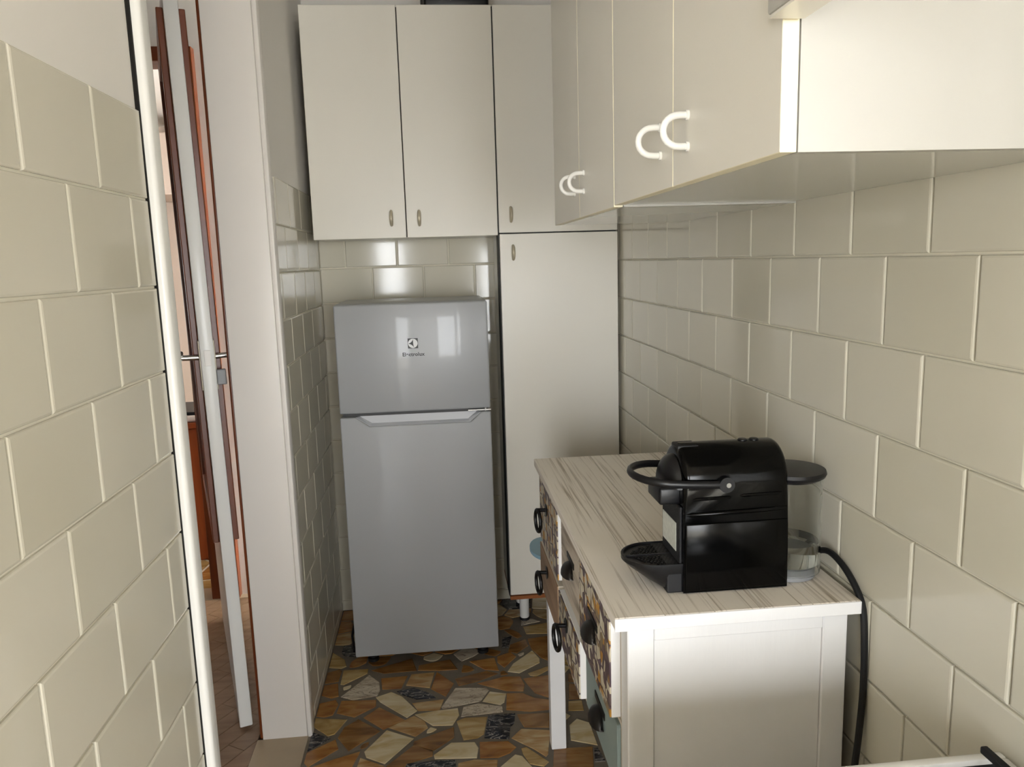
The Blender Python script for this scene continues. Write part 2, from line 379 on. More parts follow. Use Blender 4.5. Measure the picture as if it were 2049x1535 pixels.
# crazy paving ----------------------------------------------------
TRACE = [
('k',[(-0.495,2.461),(-0.418,2.411),(-0.513,2.329),(-0.517,2.417)]),
('o',[(-0.507,2.328),(-0.401,2.403),(-0.385,2.349),(-0.471,2.271),(-0.483,2.287)]),
('y',[(-0.493,2.539),(-0.375,2.513),(-0.408,2.434),(-0.43,2.426),(-0.485,2.485)]),
('d',[(-0.395,2.41),(-0.379,2.469),(-0.336,2.51),(-0.255,2.429),(-0.351,2.334)]),
('o',[(-0.319,2.516),(-0.268,2.573),(-0.175,2.483),(-0.245,2.436)]),
('t',[(-0.228,2.445),(-0.143,2.503),(-0.105,2.464),(-0.094,2.425),(-0.135,2.381)]),
('c',[(-0.233,2.431),(-0.141,2.371),(-0.229,2.251),(-0.29,2.292),(-0.299,2.322)]),
('d',[(-0.139,2.354),(-0.006,2.415),(-0.006,2.359),(-0.074,2.297),(-0.142,2.336)]),
('d',[(-0.226,2.234),(-0.139,2.335),(-0.077,2.293),(-0.077,2.27),(-0.158,2.241),(-0.17,2.226)]),
('o',[(-0.397,2.295),(-0.313,2.325),(-0.331,2.248),(-0.458,2.266)]),
('t',[(-0.309,2.292),(-0.23,2.241),(-0.23,2.203),(-0.32,2.216)]),
('o',[(-0.493,2.551),(-0.498,2.626),(-0.431,2.645),(-0.417,2.614),(-0.429,2.548),(-0.456,2.539)]),
('o',[(-0.409,2.635),(-0.283,2.623),(-0.281,2.581),(-0.351,2.524),(-0.417,2.558)]),
('o',[(-0.508,2.747),(-0.436,2.757),(-0.423,2.667),(-0.447,2.657),(-0.504,2.692)]),
('g',[(-0.414,2.662),(-0.322,2.801),(-0.28,2.741),(-0.273,2.684),(-0.281,2.649),(-0.369,2.636)]),
('y',[(-0.426,2.85),(-0.33,2.846),(-0.331,2.813),(-0.414,2.743),(-0.426,2.749)]),
('d',[(-0.508,2.833),(-0.443,2.86),(-0.432,2.847),(-0.436,2.771),(-0.501,2.76)]),
('y',[(-0.504,2.986),(-0.492,3.005),(-0.432,2.935),(-0.418,2.879),(-0.436,2.866),(-0.499,2.884)]),
('o',[(-0.275,2.768),(-0.175,2.771),(-0.196,2.687),(-0.266,2.69)]),
('t',[(-0.16,2.78),(-0.072,2.781),(-0.089,2.674),(-0.178,2.705)]),
('o',[(-0.063,2.783),(0.0,2.692),(-0.031,2.608),(-0.085,2.667)]),
('k',[(-0.21,2.668),(-0.148,2.683),(-0.085,2.636),(-0.067,2.604),(-0.135,2.604),(-0.19,2.642)]),
('c',[(-0.286,2.64),(-0.231,2.668),(-0.19,2.632),(-0.133,2.532),(-0.167,2.494),(-0.267,2.605)]),
('t',[(-0.152,2.581),(-0.038,2.59),(-0.053,2.523),(-0.13,2.531)]),
('c',[(-0.14,2.508),(-0.071,2.521),(0.011,2.526),(0.014,2.483),(-0.01,2.427),(-0.077,2.434)]),
('d',[(-0.317,2.833),(-0.162,2.901),(-0.14,2.806),(-0.266,2.803)]),
('d',[(-0.133,2.843),(-0.011,2.87),(0.018,2.79),(-0.055,2.793),(-0.136,2.806)]),
('g',[(-0.048,2.541),(0.006,2.66),(0.12,2.643),(0.128,2.625),(0.093,2.558),(-0.043,2.531)]),
('c',[(0.131,2.617),(0.19,2.595),(0.177,2.539),(0.162,2.525),(0.1,2.557)]),
('g',[(0.031,2.532),(0.085,2.545),(0.168,2.515),(0.167,2.481),(0.02,2.473)]),
('k',[(0.115,2.468),(0.209,2.466),(0.2,2.408),(0.184,2.388),(0.175,2.323),(0.093,2.34)]),
('y',[(0.004,2.448),(0.032,2.465),(0.111,2.459),(0.093,2.362),(0.07,2.343),(0.024,2.339)]),
('c',[(-0.071,2.254),(-0.074,2.274),(-0.017,2.331),(0.06,2.323),(0.071,2.29),(0.063,2.24)]),
('o',[(0.076,2.321),(0.17,2.312),(0.193,2.277),(0.171,2.25),(0.131,2.232),(0.073,2.238)]),
('t',[(0.22,2.374),(0.317,2.352),(0.29,2.227),(0.282,2.216),(0.249,2.259),(0.182,2.327)]),
('y',[(0.208,2.267),(0.225,2.273),(0.287,2.188),(0.269,2.169),(0.227,2.187),(0.211,2.239)]),
('c',[(0.13,2.181),(0.186,2.24),(0.207,2.229),(0.234,2.166),(0.228,2.139),(0.125,2.153)]),
('t',[(0.003,2.221),(0.055,2.233),(0.128,2.22),(0.121,2.173),(-0.001,2.19)]),
('k',[(-0.162,2.242),(-0.071,2.246),(-0.003,2.239),(-0.005,2.19),(-0.161,2.212)]),
('o',[(0.191,2.595),(0.248,2.59),(0.287,2.552),(0.341,2.531),(0.333,2.472),(0.262,2.47),(0.18,2.492)]),
('d',[(0.215,2.459),(0.328,2.452),(0.314,2.369),(0.231,2.381),(0.219,2.429)]),
('o',[(0.089,2.678),(0.193,2.712),(0.253,2.703),(0.263,2.645),(0.254,2.602),(0.191,2.612)]),
('d',[(0.018,2.672),(0.006,2.722),(0.128,2.762),(0.172,2.737),(0.089,2.692)]),
('o',[(0.262,2.687),(0.362,2.697),(0.345,2.543),(0.294,2.583),(0.274,2.643)]),
('c',[(0.209,2.746),(0.236,2.801),(0.322,2.891),(0.343,2.824),(0.339,2.793),(0.252,2.728)]),
('y',[(0.285,2.72),(0.376,2.765),(0.372,2.739),(0.312,2.694),(0.291,2.704)]),
('d',[(0.314,2.993),(0.408,3.004),(0.383,2.794),(0.35,2.83),(0.32,2.907)]),
('d',[(0.239,2.953),(0.307,2.989),(0.311,2.934),(0.26,2.88),(0.225,2.897)]),
('k',[(0.212,3.017),(0.252,3.024),(0.228,2.93),(0.2,2.934)]),
('y',[(0.309,3.101),(0.416,3.121),(0.405,3.027),(0.315,3.036)]),
('g',[(0.31,3.186),(0.345,3.18),(0.388,3.14),(0.302,3.116)]),
('o',[(0.178,2.865),(0.233,2.892),(0.253,2.853),(0.199,2.777),(0.175,2.819)]),
('o',[(0.066,2.843),(0.166,2.859),(0.169,2.819),(0.176,2.758),(0.121,2.774)]),
('d',[(0.427,2.627),(0.462,2.615),(0.455,2.52),(0.409,2.524)]),
('y',[(0.405,2.512),(0.453,2.511),(0.449,2.449),(0.395,2.454)]),
('c',[(0.384,2.37),(0.416,2.403),(0.455,2.374),(0.456,2.25),(0.375,2.288)]),
('d',[(0.294,2.148),(0.313,2.252),(0.439,2.245),(0.419,2.131)]),
('k',[(0.442,2.237),(0.454,2.24),(0.464,2.168),(0.43,2.168)]),
('d',[(0.437,2.697),(0.46,2.686),(0.458,2.633),(0.427,2.641)])
]
FX0, FX1, FY0, FY1 = XL, XR, YK, YB
def stone_mesh(poly, name='stone'):
    if area(poly) < 0: poly = poly[::-1]
    bm = bmesh.new(); cx_ = sum(p[0] for p in poly)/len(poly); cy_ = sum(p[1] for p in poly)/len(poly)
    z = random.uniform(-.0006, .0004)
    lo = [bm.verts.new((p[0], p[1], -.006)) for p in poly]
    mi = [bm.verts.new((p[0], p[1], z-.0008)) for p in poly]
    def ins(p):
        d = math.hypot(p[0]-cx_, p[1]-cy_) or 1; s = max(0, d-.0022)/d
        return (cx_+(p[0]-cx_)*s, cy_+(p[1]-cy_)*s, z)
    hi = [bm.verts.new(ins(p)) for p in poly]; n = len(poly)
    for a, b in ((lo, mi), (mi, hi)):
        for i in range(n): bm.faces.new((a[i], a[(i+1) % n], b[(i+1) % n], b[i]))
    bm.faces.new(hi)
    return bm
def inside(p, poly):
    c = False
    for i in range(len(poly)):
        a, b = poly[i], poly[i-1]
        if (a[1] > p[1]) != (b[1] > p[1]) and p[0] < (b[0]-a[0])*(p[1]-a[1])/(b[1]-a[1])+a[0]: c = not c
    return c
blk = []
traced = []
for cl, poly in TRACE:
    q = poly if area(poly) > 0 else poly[::-1]
    for a, b, c in ((-1, 0, -(FX0+.004)), (1, 0, FX1-.004), (0, 1, FY1-.004)): q = clip(q, a, b, c)
    if len(q) < 3: continue
    n = len(q); cx_ = sum(p[0] for p in q)/n; cy_ = sum(p[1] for p in q)/n
    traced.append((cl, q))
    for i in range(n):
        a, b = q[i], q[(i+1) % n]; L_ = math.hypot(b[0]-a[0], b[1]-a[1]); st = max(1, int(L_/.012))
        for s in range(st):
            t = (s+.5)/st; x, y = a[0]+(b[0]-a[0])*t, a[1]+(b[1]-a[1])*t
            d = math.hypot(cx_-x, cy_-y) or 1; blk.append((x+(cx_-x)/d*.008, y+(cy_-y)/d*.008))
    blk.append((cx_, cy_))
free = []
blk_np = np.array(blk)
for att in range(9000):
    p = (random.uniform(FX0, FX1), random.uniform(FY0, FY1))
    if free and ((np.array(free)-p)**2).sum(1).min() < .088**2: continue
    if ((blk_np-p)**2).sum(1).min() < .021**2: continue
    if any(inside(p, q) for _, q in traced): continue
    free.append(p)
def cells():
    allp = np.array(free+blk)
    for p in free:
        d2 = ((allp-np.array(p))**2).sum(1); idx = np.argsort(d2)[1:90]
        poly = [(FX0+.004, FY0), (FX1-.004, FY0), (FX1-.004, FY1-.004), (FX0+.004, FY1-.004)]
        for k in idx:
            if d2[k] > .12: break
            q = allp[k]; nx, ny = q[0]-p[0], q[1]-p[1]; l = math.hypot(nx, ny); nx /= l; ny /= l
            g = .0045 if k < len(free) else .004
            poly = clip(poly, nx, ny, nx*(p[0]+q[0])/2+ny*(p[1]+q[1])/2-g)
            if len(poly) < 3: break
        if len(poly) >= 3 and area(poly) > .0004: yield p, poly
rest = {}
for cl, q in traced: part('stone', stone_mesh(q), STONE[cl], floor)
PAL = 'oooodddttyyccgk'
for p, poly in cells():
    cl = random.choice(PAL)
    if p[1] > 1.55: part('stone', stone_mesh(poly), STONE[cl], floor)
    else: rest.setdefault(cl, []).append(poly)
for cl, L_ in rest.items():
    bm = bmesh.new()
    for poly in L_:
        me = bpy.data.meshes.new('t'); b2 = stone_mesh(poly); b2.to_mesh(me); b2.free(); bm.from_mesh(me); bpy.data.meshes.remove(me)
    o = part('paving_stones', bm, STONE[cl], floor); o['kind'] = 'stuff'

# ------------------------------------------------------------------ doorway in the left wall
def rounded_board(y0, y1, x0, x1, z0, z1, r=.008):
    return B(x0, x1, y0, y1, z0, z1, r, 3)
bm = rounded_board(1.428, 1.474, -.66, -.474, 0, 2.46, .009)
struct('trim_1', bm, 'white_gloss_paint', 'glossy white door casing at the end of the left tiled wall', 'trim', True)
bm = B(-.643, -.497, 2.430, 2.476, -.02, 2.46, .003, 2); box(bm, -.4965, -.482, 2.434, 2.482, -.02, 2.46, .003, 2)
struct('trim_2', bm, 'jamb_paint', 'wide white door jamb beside the tiled wall by the fridge', 'trim', True)
struct('trim_3', B(-.654, -.645, 2.440, 2.475, 0, 2.46, .003), 'door_brown', 'thin brown wooden trim behind the white door jamb', 'trim', True)
struct('trim_4', B(-.655, -.5, 1.474, 2.430, 2.42, 2.47), 'jamb_paint', 'white head board across the top of the doorway', 'trim')
struct('trim_5', B(-.66, -.494, 1.474, 2.430, -.02, .003), 'marble_sill', 'beige stone sill on the floor of the doorway', 'sill')

# hall and the room behind it ------------------------------------------------
hf = struct('floor_hall', B(-2.4, -.63, .5, 3.66, -.08, -.012), 'floor_grout', 'hall floor bed under the brown parquet', 'floor')
PX0, PX1, PY0, PY1 = -1.75, -.662, 1.35, 3.60
c45 = math.cos(math.radians(58)); s45 = math.sin(math.radians(58))
pw, pl = .07, .34
for i in range(-60, 60):
    for j in range(-14, 14):
        u0_, v0_ = (j+.5*(i % 2))*pl, i*pw
        q = [(u0_+.001, v0_+.001), (u0_+pl-.001, v0_+.001), (u0_+pl-.001, v0_+pw-.001), (u0_+.001, v0_+pw-.001)]
        q = [(-1.2+x*c45-y*s45, 2.5+x*s45+y*c45) for x, y in q]
        for a, b, c in ((-1, 0, -PX0), (1, 0, PX1), (0, -1, -PY0), (0, 1, PY1)):
            q = clip(q, a, b, c)
            if len(q) < 3: break
        if len(q) >= 3 and abs(area(q)) > 2e-4:
            part('plank', prism(bmesh.new(), q, 'Z', -.013, random.uniform(-.0006, 0)), 'parquet', hf)
struct('trim_6', B(-2.0, -.70, 3.60, 3.74, -.03, .004), 'marble_sill', 'pale stone threshold strip behind the parquet', 'sill')
rf = struct('floor_room', B(-2.9, -.3, 3.74, 7.1, -.08, -.004), 'grout', 'pale jointed floor of the room beyond the hall', 'floor')
rp_ = [(-1.9+.24*i+random.uniform(-.07, .07), 3.74+.24*j+random.uniform(-.07, .07)) for i in range(7) for j in range(7)]
for a_ in rp_:
    poly = [(-2.0, 3.745), (-.5, 3.745), (-.5, 5.4), (-2.0, 5.4)]
    for b_ in rp_:
        if b_ is a_: continue
        nx, ny = b_[0]-a_[0], b_[1]-a_[1]; l = math.hypot(nx, ny); nx /= l; ny /= l
        poly = clip(poly, nx, ny, nx*(a_[0]+b_[0])/2+ny*(a_[1]+b_[1])/2-.008)
        if len(poly) < 3: break
    if len(poly) >= 3: part('stone', stone_mesh(poly), random.choice(['stone_tan', 'stone_yellow', 'stone_ochre']), rf)
bm = bmesh.new(); box(bm, -1.0, -.3, 3.64, 3.74, -.08, ZC); box(bm, -2.4, -1.93, 3.64, 3.74, -.08, ZC); box(bm, -1.93, -1.0, 3.64, 3.74, 2.50, ZC)
struct('wall_hall', bm, 'wall_paint', 'hall wall around the brown framed doorway', 'wall')
struct('wall_hall_left', B(-2.5, -2.4, .4, 3.74, -.08, ZC), 'wall_paint', 'left wall of the hall', 'wall')
struct('wall_hall_near', B(-2.4, -.63, .4, .5, -.08, ZC), 'wall_paint', 'near end wall of the hall', 'wall')
bm = bmesh.new(); box(bm, -1.13, -1.0, 3.60, 3.75, .004, 2.51, .004); box(bm, -2.0, -1.87, 3.60, 3.75, .004, 2.51, .004); box(bm, -1.87, -1.13, 3.60, 3.75, 2.45, 2.51, .004)
struct('door_2', bm, 'door_brown', 'brown wooden door frame in the hall wall', 'door frame')
bm = bmesh.new(); box(bm, -2.92, -2.82, 3.74, 4.6, -.08, ZC); box(bm, -2.92, -2.82, 5.2, 7.2, -.08, ZC); box(bm, -2.92, -2.82, 4.6, 5.2, -.08, 1.1); box(bm, -2.92, -2.82, 4.6, 5.2, 1.6, ZC)  # unseen opening added in this wall to light the room
struct('wall_room_left', bm, 'room_paint', 'left wall of the room beyond the hall, with an added daylight opening', 'wall')
struct('wall_room_back', B(-2.92, -.2, 7.1, 7.2, -.08, ZC), 'room_paint', 'pale back wall of the room beyond the hall', 'wall')
struct('wall_room_right', B(-.3, -.2, 3.74, 7.1, -.08, ZC), 'room_paint', 'right wall of the room beyond the hall', 'wall')
t = thing('sideboard', 'orange brown wooden cabinet seen through the doorway, white cloth on top', 'cabinet', (-1.70, 4.35, 0))
part('carcass', B(-2.15, -1.20, 4.14, 4.70, .0, .735, .006), 'orange_wood', t)
part('top_board', B(-2.17, -1.19, 4.125, 4.72, .735, .765, .004), 'orange_wood', t)
solo('folded_cloth', B(-2.05, -1.26, 4.14, 4.6, .766, .80, .012, 3), 'cloth_white', 'white folded cloth lying on the orange brown cabinet', 'cloth', (-1.65, 4.37, .766), True)
solo('tray', B(-2.0, -1.25, 4.16, 4.5, .801, .818, .004), 'black_satin', 'thin black tray lying on the white cloth', 'tray', (-1.62, 4.33, .801))
solo('wardrobe_box', B(-2.3, -1.3, 6.4, 7.09, 2.15, 2.62, .01), 'room_paint', 'white box fixed high on the wall, seen through the brown door frame', 'box', (-1.8, 7.09, 2.15))

# door leaf: local x = thickness, local y = along the leaf
dl = bpy.data.objects.new('door_1', None); COL.objects.link(dl); dl.location = (-.712, 2.500, 0); dl.rotation_euler = (0, -.012, .318)
dl['kind'] = 'structure'; dl['label'] = 'white door leaf with brown glazing beads, standing open edge-on in the doorway'; dl['category'] = 'door'
ROOT[dl.name] = Vector(dl.location)
def lp(name, bm, m, parent=dl, smooth=False, label=None): return part(name, bm, m, parent, smooth, local=True, label=label)
bm = bmesh.new(); th = .021
box(bm, -th, th, 0, .10, .012, 2.44, .004); box(bm, -th, th, .80, .92, .012, 2.44, .004); box(bm, -th, th, .10, .80, .012, .70); box(bm, -th, th, .10, .80, 2.30, 2.44)
leaf = lp('leaf', bm, 'white_gloss_paint', smooth=True)
lp('glass_pane', B(-.003, .003, .10, .80, .70, 2.30), 'window_glass')
for s in (-1, 1):
    a, b = (s*th, s*(th+.020)); a, b = min(a, b), max(a, b)
    bm = bmesh.new()
    for y0_, y1_, z0_, z1_ in ((.055, .12, .66, 2.34), (.78, .845, .66, 2.34), (.12, .78, .66, .72), (.12, .78, 2.28, 2.34)): box(bm, a, b, y0_, y1_, z0_, z1_, .003)
    lp('glazing_bead', bm, 'door_brown', label='dark brown wooden glazing bead')
    bm = bmesh.new(); tube(bm, [(s*th, .045, 1.285), (s*(th+.055), .045, 1.287)], .009, 12)
    tube(bm, [(s*(th+.055), .038, 1.287), (s*(th+.057), .06, 1.289), (s*(th+.055), .15, 1.292)], .008, 12)
    h_ = lp('handle', bm, 'steel', smooth=True, label='brushed metal lever handle')
    lp('rosette', B(s*th-.002 if s > 0 else s*th-.004, s*th+.004 if s > 0 else s*th+.002, .02, .055, 1.18, 1.34, .002), 'handle_champagne', h_)
lp('latch', B(-.010, .010, -.0025, .001, 1.26, 1.31, .001), 'jamb_paint')
lp('latch_bolt', B(th+.001, th+.03, .012, .030, 1.195, 1.245, .003), 'chassis_grey')

# ------------------------------------------------------------------ window behind the camera
yw0, yw1 = YW-.09, YW-.03
for wi, (wa, wc) in enumerate(((WX0, WXA), (WXB, WX1))):
    wn = bpy.data.objects.new('window_%d' % (wi+1), None); COL.objects.link(wn); wn['kind'] = 'structure'; wn['category'] = 'window'
    wn['label'] = ('left', 'right')[wi]+' tall window in the unseen end wall opposite the fridge'
    bm = bmesh.new(); box(bm, wa, wa+.05, yw0, yw1, WZ0, WZ1); box(bm, wc-.05, wc, yw0, yw1, WZ0, WZ1); box(bm, wa+.05, wc-.05, yw0, yw1, WZ0, WZ0+.05); box(bm, wa+.05, wc-.05, yw0, yw1, WZ1-.05, WZ1)
    part('window_frame', bm, 'white_gloss_paint', wn); xm = (wa+wc)/2
    part('mullion', B(xm-.045, xm+.045, yw0, yw1, WZ0+.05, WZ1-.05), 'white_gloss_paint', wn)
    for p0, p1 in ((wa+.05, xm-.045), (xm+.045, wc-.05)): part('pane', B(p0, p1, YW-.063, YW-.058, WZ0+.05, WZ1-.05), 'window_glass', wn)
struct('floor_terrace', B(-6, 6, -9, YW-.12, -.2, -.1), 'terrace', 'stone terrace outside the kitchen window', 'ground')

# ------------------------------------------------------------------ cabinets on the far wall
def oval_pull(cx_, y, cz_, parent):
    bm = bmesh.new(); pts = []; rr = []
    for i in range(13):
        a = -math.pi/2+math.pi*i/12
        pts.append((cx_, y-.004-.018*math.cos(a), cz_+.027*math.sin(a))); rr.append(.0048+.0022*math.cos(a))
    tube(bm, pts, rr, 10)
    return part('handle', bm, 'handle_champagne', parent, True, label='small champagne coloured bow pull')
YC = 3.045
ZU0, ZU1 = 1.660, 2.505
def door_panel(x0, x1, z0, z1, parent, hx, hz):
    d = part('door', B(x0, x1, YC, YC+.018, z0, z1, .0015, 1), 'cab_front', parent); oval_pull(hx, YC, hz, d); return d
t = thing('wall_cabinet', 'white two-door wall cabinet hanging above the fridge', 'cabinet', (-.1, 3.2, ZU0))
part('carcass', B(-.456, .250, YC+.020, 3.375, ZU0+.002, ZU1-.002), 'cab_white', t)
part('gap_shade', B(-.110, -.095, YC+.0185, YC+.0198, ZU0+.003, ZU1-.003), 'rubber_black', t)  # black strip painting the shade in the slit between the doors
door_panel(-.456, -.1045, ZU0, ZU1, t, -.158, 1.735); door_panel(-.1005, .2495, ZU0, ZU1, t, -.052, 1.733)
t = thing('tall_cabinet', 'tall narrow white larder cabinet beside the fridge, on short round legs', 'cabinet', (.49, 3.2, 0))
part('carcass', B(.2545, .7235, YC+.020, 3.355, .165, ZU1-.002), 'cab_white', t)
part('gap_shade', B(.2548, .722, YC+.0185, YC+.0198, 1.660, 1.673), 'rubber_black', t)  # shade between upper and lower door, as a black strip
part('gap_shade', B(.2508, .2540, YC+.010, YC+.10, .166, ZU1-.003), 'rubber_black', t)  # shade between the two cabinets, as a black strip
door_panel(.2545, .724, 1.669, ZU1, t, .302, 1.738); door_panel(.2555, .724, .172, 1.664, t, .307, 1.592)
part('bottom_board', B(.2545, .7235, YC+.002, 3.355, .150, .1655), 'wood_edge', t, label='orange brown bottom board')
for x, y in ((.324, 3.17), (.66, 3.17), (.324, 3.32), (.66, 3.32)):
    lg = part('leg', lathe(bmesh.new(), [(.019, .012), (.021, .016), (.021, .150)], (x, y, 0)), 'leg_white', t, True)
    part('foot', lathe(bmesh.new(), [(.019, 0), (.023, .003), (.022, .013)], (x, y, 0)), 'rubber_black', lg, True)
t = thing('roasting_tin', 'black tin lying on top of the cabinets by the ceiling', 'tin', (.12, 3.2, ZU1))
bm = B(.0, .245, 3.07, 3.33, ZU1, ZU1+.09, .012, 3); part('body', bm, 'black_satin', t, True)
part('rim', B(-.012, .257, 3.058, 3.342, ZU1+.088, ZU1+.098, .004), 'black_satin', t, True)

# ------------------------------------------------------------------ wall cabinets on the right
XC = .358; ZR = 1.662
def bow_handle(y, zc, parent):
    bm = bmesh.new(); r = .021; pts = [(XC-.002, y, zc-r), (XC-.012, y, zc-r)]
    for i in range(1, 12):
        a = -math.pi/2-math.pi*i/12
        pts.append((XC-.014+.022*math.cos(a), y, zc+r*math.sin(a)))
    pts += [(XC-.012, y, zc+r), (XC-.002, y, zc+r)]
    tube(bm, pts, .0050, 12)
    for s in (-1, 1): lathe(bm, [(.0068, -.004), (.0068, 0)], (XC, y, zc+s*r), 14, 'X')
    return part('handle', bm, 'handle_white', parent, True, label='white bow handle')
def wall_unit(label, y0, ym, y1, z0, hs):
    t = thing('wall_cabinet', label, 'cabinet', (.55, (y0+y1)/2, z0))
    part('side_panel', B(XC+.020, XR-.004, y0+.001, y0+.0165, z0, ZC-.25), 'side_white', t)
    part('carcass', B(XC+.020, XR-.004, y0+.017, y1-.001, z0+.014, ZC-.25), 'cab_white', t)
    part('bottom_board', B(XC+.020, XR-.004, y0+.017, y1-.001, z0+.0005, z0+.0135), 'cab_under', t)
    for (a, b), hy in zip(((y0, ym-.0012), (ym+.0012, y1)), hs):
        d = part('door', B(XC, XC+.018, a, b, z0, ZC-.25, .0008, 1), 'cab_front', t, edge='cab_edge', front=0)
        bow_handle(hy[0], hy[1], d)
wall_unit('white two-door wall cabinet over the coffee machine, nearest on the right wall', .788, 1.150, 1.530, ZR, ((1.080, 1.731), (1.212, 1.736)))
wall_unit('white two-door wall cabinet on the right wall, next to the tall larder', 1.534, 1.898, 2.290, ZR-.003, ((1.838, 1.738), (1.955, 1.742)))
t = thing('hood_rail', 'white projecting rail at the top right, beside the cabinet side', 'rail', (.35, .6, 1.79))
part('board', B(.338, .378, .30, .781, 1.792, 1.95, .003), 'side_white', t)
part('under_strip', B(.340, .376, .302, .779, 1.789, 1.7918), 'cab_white', t)

# ------------------------------------------------------------------ fridge
FXa, FXb, FYf = -.374, .184, 2.835
t = thing('fridge', 'white two-door fridge freezer standing between tiled wall and tall cabinet', 'fridge', (-.095, 3.05, 0))
part('cabinet', B(FXa+.004, FXb-.004, FYf+.062, 3.24, .055, 1.412, .006, 3), 'fridge_white', t, True)
part('top_cover', B(FXa+.003, FXb-.003, FYf+.04, 3.24, 1.4125, 1.421, .003), 'fridge_white', t, True)
fd = part('freezer_door', B(FXa, FXb, FYf, FYf+.056, 1.018, 1.419, .007, 3), 'fridge_white', t, True)
# lower door with a scooped grip in its top edge
bm = prism(bmesh.new(), [(FXa, .056), (FXb, .056), (FXb, 1.004), (FXb-.035, 1.004), (FXb-.075, .968), (FXa+.105, .968), (FXa+.055, 1.004), (FXa, 1.004)], 'Y', FYf, FYf+.056)
bmesh.ops.bevel(bm, geom=[e for e in bm.edges], offset=.004, segments=2, affect='EDGES', profile=.5)
ld = part('lower_door', bm, 'fridge_white', t)
bm = bmesh.new()
qs = [(FXb-.037, FYf+.004, 1.003), (FXb-.077, FYf+.004, .9685), (FXa+.107, FYf+.004, .9685), (FXa+.057, FYf+.004, 1.003)]
qi = [(FXb-.050, FYf+.030, 1.0025), (FXb-.085, FYf+.022, .9755), (FXa+.115, FYf+.022, .9755), (FXa+.070, FYf+.030, 1.0025)]
a = [bm.verts.new(p) for p in qs]; b = [bm.verts.new(p) for p in qi]
for i in range(3): bm.faces.new((a[i], a[i+1], b[i+1], b[i]))
bm.faces.new((b[0], b[1], b[2], b[3])); bmesh.ops.recalc_face_normals(bm, faces=bm.faces)
bmesh.ops.solidify(bm, geom=bm.faces[:], thickness=.002)
part('grip', bm, 'fridge_grip', ld, label='recessed grip in the top of the lower door')
part('seal', B(FXa+.01, FXb-.01, FYf+.03, FYf+.06, 1.003, 1.0185), 'fridge_gap', t, label='dark gap between the doors')
part('hinge', B(FXb-.085, FXb+.002, FYf+.012, FYf+.05, 1.0065, 1.0125, .001), 'steel', t)
part('hinge_pin', lathe(bmesh.new(), [(.006, 1.004), (.006, 1.018)], (FXb-.018, FYf+.018, 0), 14), 'steel', t, True)
for x in (FXa+.06, FXb-.06):
    for y in (FYf+.08, 3.20): part('foot', lathe(bmesh.new(), [(.022, 0), (.022, .012), (.014, .014), (.014, .056)], (x, y, 0), 16), 'rubber_black', t, True)
part('under_shade', B(FXa+.02, FXb-.02, FYf+.10, FYf+.11, .03, .056), 'rubber_black', t)  # black strip standing for the shadow under the fridge
# emblem and lettering on the freezer door
lx, lz, s = -.0935, 1.272, .0185
em = part('emblem', B(lx-s, lx+s, FYf-.0006, FYf-.0001, lz-s, lz+s), 'print_black', fd, label='black square emblem')
t_em = t
def flat(poly, y, m, name):
    bm = bmesh.new(); bm.faces.new([bm.verts.new((p[0], y, p[1])) for p in poly]); bm.normal_update()
    if bm.faces[:][0].normal.y > 0: bmesh.ops.reverse_faces(bm, faces=bm.faces[:])
    return bm
def arc(p, q, bulge, n=10):
    mx_, mz_ = (p[0]+q[0])/2, (p[1]+q[1])/2; dx, dz = q[0]-p[0], q[1]-p[1]
    return [(((1-t_)**2)*p[0]+2*t_*(1-t_)*(mx_-dz*bulge)+t_*t_*q[0], ((1-t_)**2)*p[1]+2*t_*(1-t_)*(mz_+dx*bulge)+t_*t_*q[1]) for t_ in [i/n for i in range(n)]]
R_ = s*.93
part('emblem_disc', flat([(lx+R_*math.cos(a_*math.pi/20), lz+R_*math.sin(a_*math.pi/20)) for a_ in range(40)], FYf-.0009, 0, ''), 'print_white', fd)
tips = [(lx+s*.10, lz+s*.95), (lx-s*.95, lz-s*.04), (lx+s*.22, lz-s*.95)]
star = arc(tips[0], tips[1], .30)+arc(tips[1], tips[2], .30)+arc(tips[2], tips[0], .10)
part('emblem_star', flat(star, FYf-.0012, 0, ''), 'print_black', fd)
cu = bpy.data.curves.new('lettering', 'FONT'); cu.body = 'Electrolux'; cu.size = .0185; cu.align_x = 'CENTER'; cu.extrude = .0002; cu.offset = .0005; cu.space_character = 1.05
to = bpy.data.objects.new('lettering_tmp', cu); COL.objects.link(to)
me = bpy.data.meshes.new_from_object(to); bpy.data.objects.remove(to)
bm = bmesh.new(); bm.from_mesh(me); bpy.data.meshes.remove(me)
bmesh.ops.transform(bm, matrix=Matrix.Translation((lx, FYf-.0004, lz-.0465)) @ Matrix.Rotation(math.radians(90), 4, 'X') @ Matrix.Diagonal((1, 1, 1, 1)), verts=bm.verts)
part('lettering', bm, 'print_black', fd, label='brand lettering')
bm = bmesh.new(); tube(bm, [(-.38, 3.30, .30), (-.40, 3.30, .15), (-.415, 3.24, .04), (-.42, 3.12, .006), (-.40, 3.00, .006), (-.36, 3.03, .006)], .005, 8)
solo('power_cord', bm, 'rubber_black', 'black mains cord hanging down behind the fridge by the corner', 'cord', (-.4, 3.2, .001), True)

